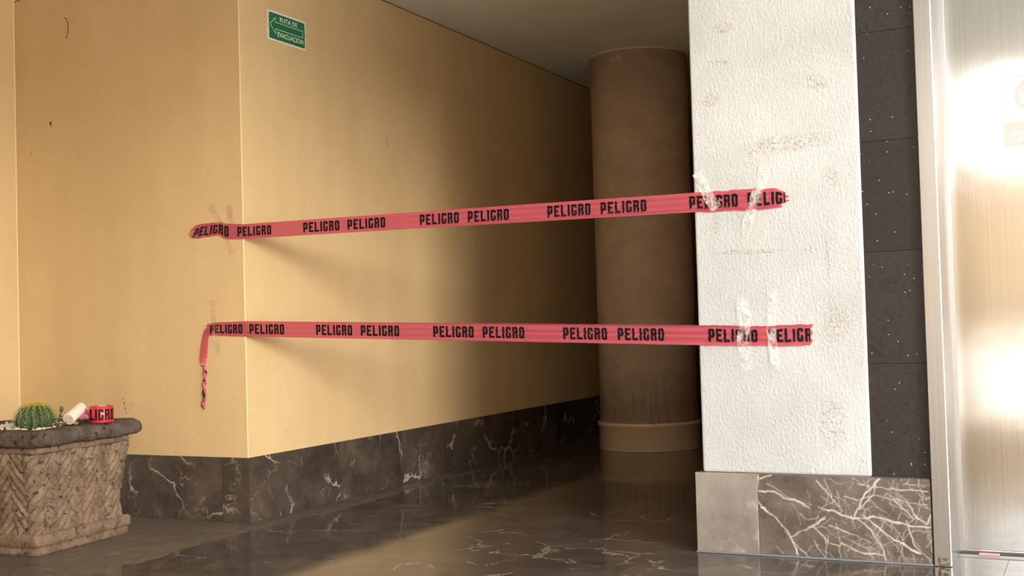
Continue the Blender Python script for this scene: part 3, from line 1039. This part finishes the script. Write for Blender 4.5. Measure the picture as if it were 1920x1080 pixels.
G = 'clear strips fixing the danger tapes'
clear_strip('long crinkled clear tape strip slanting over the upper tape end on white pillar', [(2.572, 1.515), (2.560, 1.46), (2.535, 1.41), (2.51, 1.34), (2.495, 1.29), (2.478, 1.25)], .040, -.009, group=G, seed=1)
clear_strip('short clear tape strip at the left edge of white pillar above the upper tape', [(2.300, 1.515), (2.325, 1.455), (2.350, 1.40), (2.375, 1.365)], .045, -.009, group=G, seed=2)
clear_strip('vertical clear tape strip crossing the lower tape end on white pillar', [(2.586, 1.030), (2.582, .95), (2.576, .87), (2.582, .80), (2.592, .72)], .036, -.009, group=G, seed=3)
clear_strip('faint clear tape strip left of the lower tape end on white pillar', [(2.462, 1.02), (2.470, .93), (2.465, .85), (2.475, .72)], .052, -.009, group=G, seed=4)
clear_strip('dull clear tape strip slanting behind the upper tape on yellow wall', [(-.205, 1.560), (-.155, 1.49), (-.105, 1.40), (-.070, 1.31)], .034, -.0008, 'dull', G, .001, 5)
clear_strip('short dull tape patch above the upper tape near the yellow corner', [(-.082, 1.55), (-.070, 1.44)], .040, -.0008, 'dull', G, .001, 6)
clear_strip('narrow dull clear tape strip across the lower tape end on yellow wall', [(-.192, 1.09), (-.183, .97), (-.172, .88), (-.158, .81)], .034, -.0095, 'dull', G, .0015, 7)
clear_strip('shiny sliver of clear tape just under the lower tape on yellow wall', [(-.188, .93), (-.183, .885), (-.175, .845)], .008, -.0105, 'clear', G, .001, 8)

# ------------------------------------------------------------------ stone planter
TH = math.radians(5)
PC = Vector((-0.663, -0.706, 0))
pot = empty('stone_planter', PC, TH)
tag(pot, 'square carved stone planter with basket weave sides and thick dark rim', 'planter')


def sq_point(s, half, rad):
    """point and outward normal on a rounded square, s in 0..4 sides"""
    k = int(s) % 4; t = s - int(s)
    q = half - rad
    arc = rad * math.pi / 2
    side = 2 * q
    tot = side + arc
    d = t * tot
    if d < side:
        p = Vector((half, -q + d)); n_ = Vector((1, 0))
    else:
        a = (d - side) / rad if rad > 0 else 0
        p = Vector((q + rad * math.cos(a), q + rad * math.sin(a))); n_ = Vector((math.cos(a), math.sin(a)))
    an = k * math.pi / 2
    ca, sa = math.cos(an), math.sin(an)
    return Vector((p.x * ca - p.y * sa, p.x * sa + p.y * ca)), Vector((n_.x * ca - n_.y * sa, n_.x * sa + n_.y * ca)), d - q


def weave(a, z):
    """twill of long straps: each strap shows over four crossings, then dives under"""
    W_ = .030
    p, q = (a + z) / 1.4142 / W_, (a - z) / 1.4142 / W_
    i, j = math.floor(p), math.floor(q)
    if (i + j) % 8 < 4: along, f = ((p + j) % 8) / 4, q - j
    else: along, f = ((q + i) % 8 - 4) / 4, p - i
    prof = math.sqrt(max(0, 1 - (2 * f - 1) ** 2))
    arch = 0.50 + .50 * math.sin(math.pi * max(0, min(1, along))) ** .6
    return (.15 + .85 * prof) * arch


def loft(name, rows, ns, mat, wv=0.0, rough=.0, cap_top=False, cap_bot=True, rad=.03):
    """rows: (half, z)"""
    vs, fs = [], []
    N = 4 * ns
    for (half, z) in rows:
        for k in range(N):
            p, n_, a = sq_point(4 * k / N + 1e-6, half, min(rad, half * .5))
            h = 0
            if wv: h += weave(a * 1.12 + (k // ns) * .033, z * 0.86) * wv
            if rough:
                h += noise.fractal(Vector((p.x * 18, p.y * 18, z * 18)), 0.8, 2.0, 3) * rough
            q = p + n_ * h
            vs.append((q.x, q.y, z + (noise.noise(Vector((p.x * 9, p.y * 9, z * 5 + 7))) * rough * .6 if rough and z > .02 else 0)))
    for i in range(len(rows) - 1):
        for k in range(N):
            k2 = (k + 1) % N
            fs.append((i * N + k, i * N + k2, (i + 1) * N + k2, (i + 1) * N + k))
    if cap_bot: fs.append(tuple(range(N - 1, -1, -1)))
    if cap_top: fs.append(tuple((len(rows) - 1) * N + k for k in range(N)))
    return mesh(name, vs, fs, mat, pot, smooth=True)


rows = []
for k in range(89):
    t = k / 88
    z = .085 + (.432 - .085) * t
    half = .262 + .034 * t ** 1.6 + .012 * max(0, 1 - t * 7)
    rows.append((half, z))
loft('body', rows, 150, M['stone'], wv=.018, rough=.005)
rows = [(.292, 0.0), (.296, .006), (.296, .030), (.290, .034), (.300, .038), (.304, .046), (.304, .078), (.299, .088), (.270, .090)]
loft('foot', rows, 60, M['stone'], rough=.004, rad=.012)
rows = [(.296, .430), (.306, .434), (.309, .448), (.304, .460), (.290, .461)]
loft('moulding', rows, 60, M['stone'], rough=.002, cap_bot=False)
rows = []
for k in range(17):
    a = -math.pi / 2 + math.pi * k / 16
    rows.append((.312 + .040 * math.cos(a) ** .8 if abs(math.cos(a)) > 1e-6 else .312, .4975 + .0365 * math.sin(a)))
rows += [(.29, .535), (.262, .533), (.252, .526), (.250, .49)]
loft('rim', rows, 90, M['stone_rim'], rough=.009, cap_bot=False, rad=.035)
# soil inside
vs, fs = [], []
n = 30
for i in range(n + 1):
    for j in range(n + 1):
        x, y = -.251 + .502 * i / n, -.251 + .502 * j / n
        vs.append((x, y, .514 + .012 * noise.noise(Vector((x * 14, y * 14, 3)))))
for i in range(n):
    for j in range(n):
        a = i * (n + 1) + j; fs.append((a, a + n + 1, a + n + 2, a + 1))
mesh('soil', vs, fs, M['soil'], pot, smooth=True)
# white gravel
rr = random.Random(5)
bm = bmesh.new()
for k in range(230):
    x, y = rr.uniform(-.235, .235), rr.uniform(-.24, .20)
    if x > .12 and y > -.05: continue
    if (x - .055) ** 2 + (y + .04) ** 2 < .105 ** 2: continue
    s = rr.uniform(.006, .012)
    mt = Matrix.Translation((x, y, .519 + rr.uniform(0, .008))) @ Matrix.Rotation(rr.uniform(0, 3), 4, Vector((rr.random(), rr.random(), 1)).normalized()) @ Matrix.Diagonal((s * 1.3, s, s * .7, 1))
    bmesh.ops.create_icosphere(bm, subdivisions=1, radius=1, matrix=mt)
me = bpy.data.meshes.new('white_gravel'); bm.to_mesh(me); bm.free()
tag(link('white_gravel', me, M['gravel'], pot), kind='stuff')

# cactus
cx = empty('cactus', (-.600, -.745, .505))
tag(cx, 'squat spiny green cactus with yellow crown growing in the stone planter', 'cactus')
NR, NZ = 16, 22
vs, fs = [], []
NK = NR * 6


def cactus_pt(a, t):
    th = t * math.pi * .5
    r = .093 * math.sin(max(.02, 1 - t) * math.pi / 2) ** .75 if t > .25 else .093 * (.80 + .20 * math.sin(t / .25 * math.pi / 2)) * math.sin(.75 * math.pi / 2) ** .75
    z = .122 * math.sin(th)
    rib = 1 - .16 * (abs(math.sin(a * NR / 2)) ** .7)
    return Vector((r * rib * math.cos(a), r * rib * math.sin(a), z))


for i in range(NZ + 1):
    for k in range(NK):
        vs.append(cactus_pt(2 * math.pi * k / NK, i / NZ))
for i in range(NZ):
    for k in range(NK):
        k2 = (k + 1) % NK
        fs.append((i * NK + k, i * NK + k2, (i + 1) * NK + k2, (i + 1) * NK + k))
fs.append(tuple(NZ * NK + k for k in range(NK)))
mesh('body', vs, fs, M['cactus'], cx, smooth=True)


def spines(name, lst, mat, parent, w=.0009):
    vs, fs = [], []
    for (p, d) in lst:
        s = d.cross(Vector((0.3, .2, 1))).normalized() * w; s2 = d.cross(s).normalized() * w
        b = len(vs)
        vs += [p + s, p - s * .5 + s2 * .87, p - s * .5 - s2 * .87, p + d]
        fs += [(b, b + 1, b + 3), (b + 1, b + 2, b + 3), (b + 2, b, b + 3)]
    o = mesh(name, vs, fs, mat, parent); o['kind'] = 'stuff'; return o


l1, l2 = [], []
for k in range(NR):
    a = 2 * math.pi * k / NR
    for i in range(1, 12):
        t = i / 13
        p = cactus_pt(a, t)
        outv = Vector((math.cos(a) * (1 - t * .6), math.sin(a) * (1 - t * .6), t * 1.1)).normalized()
        for q in range(11):
            d = (outv * .8 + Vector((rr.uniform(-1, 1), rr.uniform(-1, 1), rr.uniform(-1, 1)))).normalized() * rr.uniform(.012, .026)
            (l2 if t > .72 else l1).append((p, d))
for k in range(170):
    a = rr.uniform(0, 2 * math.pi); p = cactus_pt(a, rr.uniform(.80, .99))
    d = (Vector((math.cos(a) * .7, math.sin(a) * .7, 1)) + Vector((rr.uniform(-.5, .5), rr.uniform(-.5, .5), 0))).normalized() * rr.uniform(.010, .022)
    l2.append((p, d))
spines('side_spines', l1, M['spine'], cx)
spines('crown_spines', l2, M['spine_y'], cx, .0010)

# little sprig beside the cactus
sp = empty('succulent_sprig', (-.545, -.665, .515))
tag(sp, 'thin green sprig leaning beside the cactus towards the white roll', 'plant')


def tube(name, pts, rads, mat, parent, n=8):
    vs, fs = [], []
    pts = [Vector(p) for p in pts]
    for i, p in enumerate(pts):
        d = (pts[min(i + 1, len(pts) - 1)] - pts[max(i - 1, 0)]).normalized()
        s = d.cross(Vector((.1, 1, .2))).normalized(); t_ = d.cross(s).normalized()
        for k in range(n):
            a = 2 * math.pi * k / n
            vs.append(p + (s * math.cos(a) + t_ * math.sin(a)) * rads[i])
    for i in range(len(pts) - 1):
        for k in range(n):
            k2 = (k + 1) % n; fs.append((i * n + k, i * n + k2, (i + 1) * n + k2, (i + 1) * n + k))
    fs.append(tuple(range(n - 1, -1, -1))); fs.append(tuple((len(pts) - 1) * n + k for k in range(n)))
    return mesh(name, vs, fs, mat, parent, smooth=True)


tube('stem', [(0, 0, 0), (.004, .002, .030), (.010, .005, .055), (.013, .008, .072)], [.003, .003, .0028, .003], M['leaf'], sp)
tube('bud', [(.013, .008, .070), (.014, .009, .078), (.014, .010, .090), (.013, .010, .098)], [.004, .0085, .0085, .003], M['leaf'], sp, 10)
tube('stem', [(.004, .002, .055), (.020, .020, .048), (.036, .040, .034), (.050, .060, .022)], [.003, .0035, .0035, .002], M['leaf'], sp)
for k, (x, y, z, s) in enumerate(((.030, .034, .042, .011), (.040, .046, .034, .012), (.048, .058, .026, .011), (.020, .018, .052, .009), (.054, .064, .020, .009), (.036, .036, .026, .010))):
    tube('leaf', [(x, y, z), (x + .006, y + .004, z + .5 * s), (x + .010, y + .008, z + s)], [.003, .0055, .001], M['leaf'], sp, 7)

# red roll of danger tape standing on the rim
ZR = .535
ro = empty('tape_roll', (-.352, -.590, ZR))
tag(ro, 'red roll of PELIGRO danger tape lying flat on the planter rim', 'tape roll')
RR = .0525
revolve('film_wound', [(.0200, .002), (RR - .001, .001), (RR, .003), (RR, .074), (RR - .0015, .0755), (.0200, .0748)], 64, M['film_solid'] if 'film_solid' in M else simple('red_wound_film', (0.62, 0.028, 0.045), 0.3, spec=.6), ro, cap=False)
revolve('core', [(.0165, .0), (.0205, .0), (.0205, .076), (.0165, .076), (.0165, .0)], 32, M['card'], ro, cap=False)


def Froll(u, v, off=0):
    return ((RR + .0007) * math.cos(u), (RR + .0007) * math.sin(u), .0378 + v * .076)


# word lengths around the roll (0.2 m each); mirrored direction so that it reads from outside
for st_ in (-2.95, 1.15):
    vs, fs, idx = [], [], {}
    for poly in CELLS:
        f = []
        for x, y in poly:
            key = (round(x, 2), y)
            if key not in idx:
                idx[key] = len(vs)
                vs.append(Froll(st_ + 3.4 * x / WLEN, (y / 10 - .5) * .66))
            f.append(idx[key])
        fs.append(tuple(f))
    mesh('lettering', vs, fs, M['print'], ro)
# loose end peeling off the roll towards the white core
vs, fs = [], []
for i in range(13):
    t = i / 12
    x = -.030 - .030 * t; y = -.040 - .034 * t + .006 * math.sin(t * 5)
    for j in range(7):
        v = j / 6
        vs.append((x + .006 * math.sin(v * 5 + t * 3), y + .004 * math.sin(v * 7 + t * 9), .072 - (.014 + .040 * (1 - t * .4)) * v - .012 * t))
for i in range(12):
    for j in range(6):
        a = i * 7 + j; fs.append((a, a + 7, a + 8, a + 1))
mesh('loose_end', vs, fs, M['film'], ro, smooth=True)

# white cardboard core leaning on the red roll
A_ = Vector((-.388, -.750, ZR + .0270)); B_ = Vector((-.424, -.642, ZR + .0700))
ax = (B_ - A_)
wc = empty('cardboard_core', A_)
tag(wc, 'cream cardboard core leaning against the red tape roll on planter rim', 'cardboard roll')
rot = ax.to_track_quat('Z', 'Y').to_matrix().to_4x4()
Lc = ax.length
revolve('tube_wall', [(.0225, .0), (.0262, .0), (.0268, .002), (.0268, Lc - .002), (.0262, Lc), (.012, Lc)], 40, M['card'], wc, cap=False, xf=rot)
revolve('end_disc', [(.0230, .0015), (.0200, .0025), (.0175, .0010), (.0140, .0028), (.0115, .0012), (.008, .003), (.001, .003)], 32, M['card_dark'], wc, cap=False, xf=rot)

# scrap of red tape
sc = empty('tape_scrap', (-.395, -.775, ZR + .001))
tag(sc, 'crumpled scrap of red and black tape on the rim beside the cactus', 'scrap')
vs, fs, mi = [], [], []
for i in range(15):
    for j in range(5):
        a = i / 14; b = j / 4
        nz = noise.noise(Vector((a * 7, b * 3, 2)))
        vs.append((-.025 + .02 * b + .01 * nz, -.045 + .085 * a, .003 + .013 * abs(noise.noise(Vector((a * 9, b * 5, 8)))) + .006 * b))
for i in range(14):
    for j in range(4):
        a = i * 5 + j; fs.append((a, a + 5, a + 6, a + 1)); mi.append(1 if (i // 2) % 2 and j > 0 else 0)
mesh('crumpled_film', vs, fs, [M['film'], M['print']], sc, smooth=True, mids=mi)
# pink scrap lying in the lift sill slot
tag(box('pink_scrap', (3.280, DY - 0.032, 0.0006), (3.352, DY - .004, 0.006), simple('faded_pink', (0.70, 0.30, 0.30), 0.6), None, bevel=.001),
    'small faded pink scrap lying in the slot under the lift door', 'scrap')
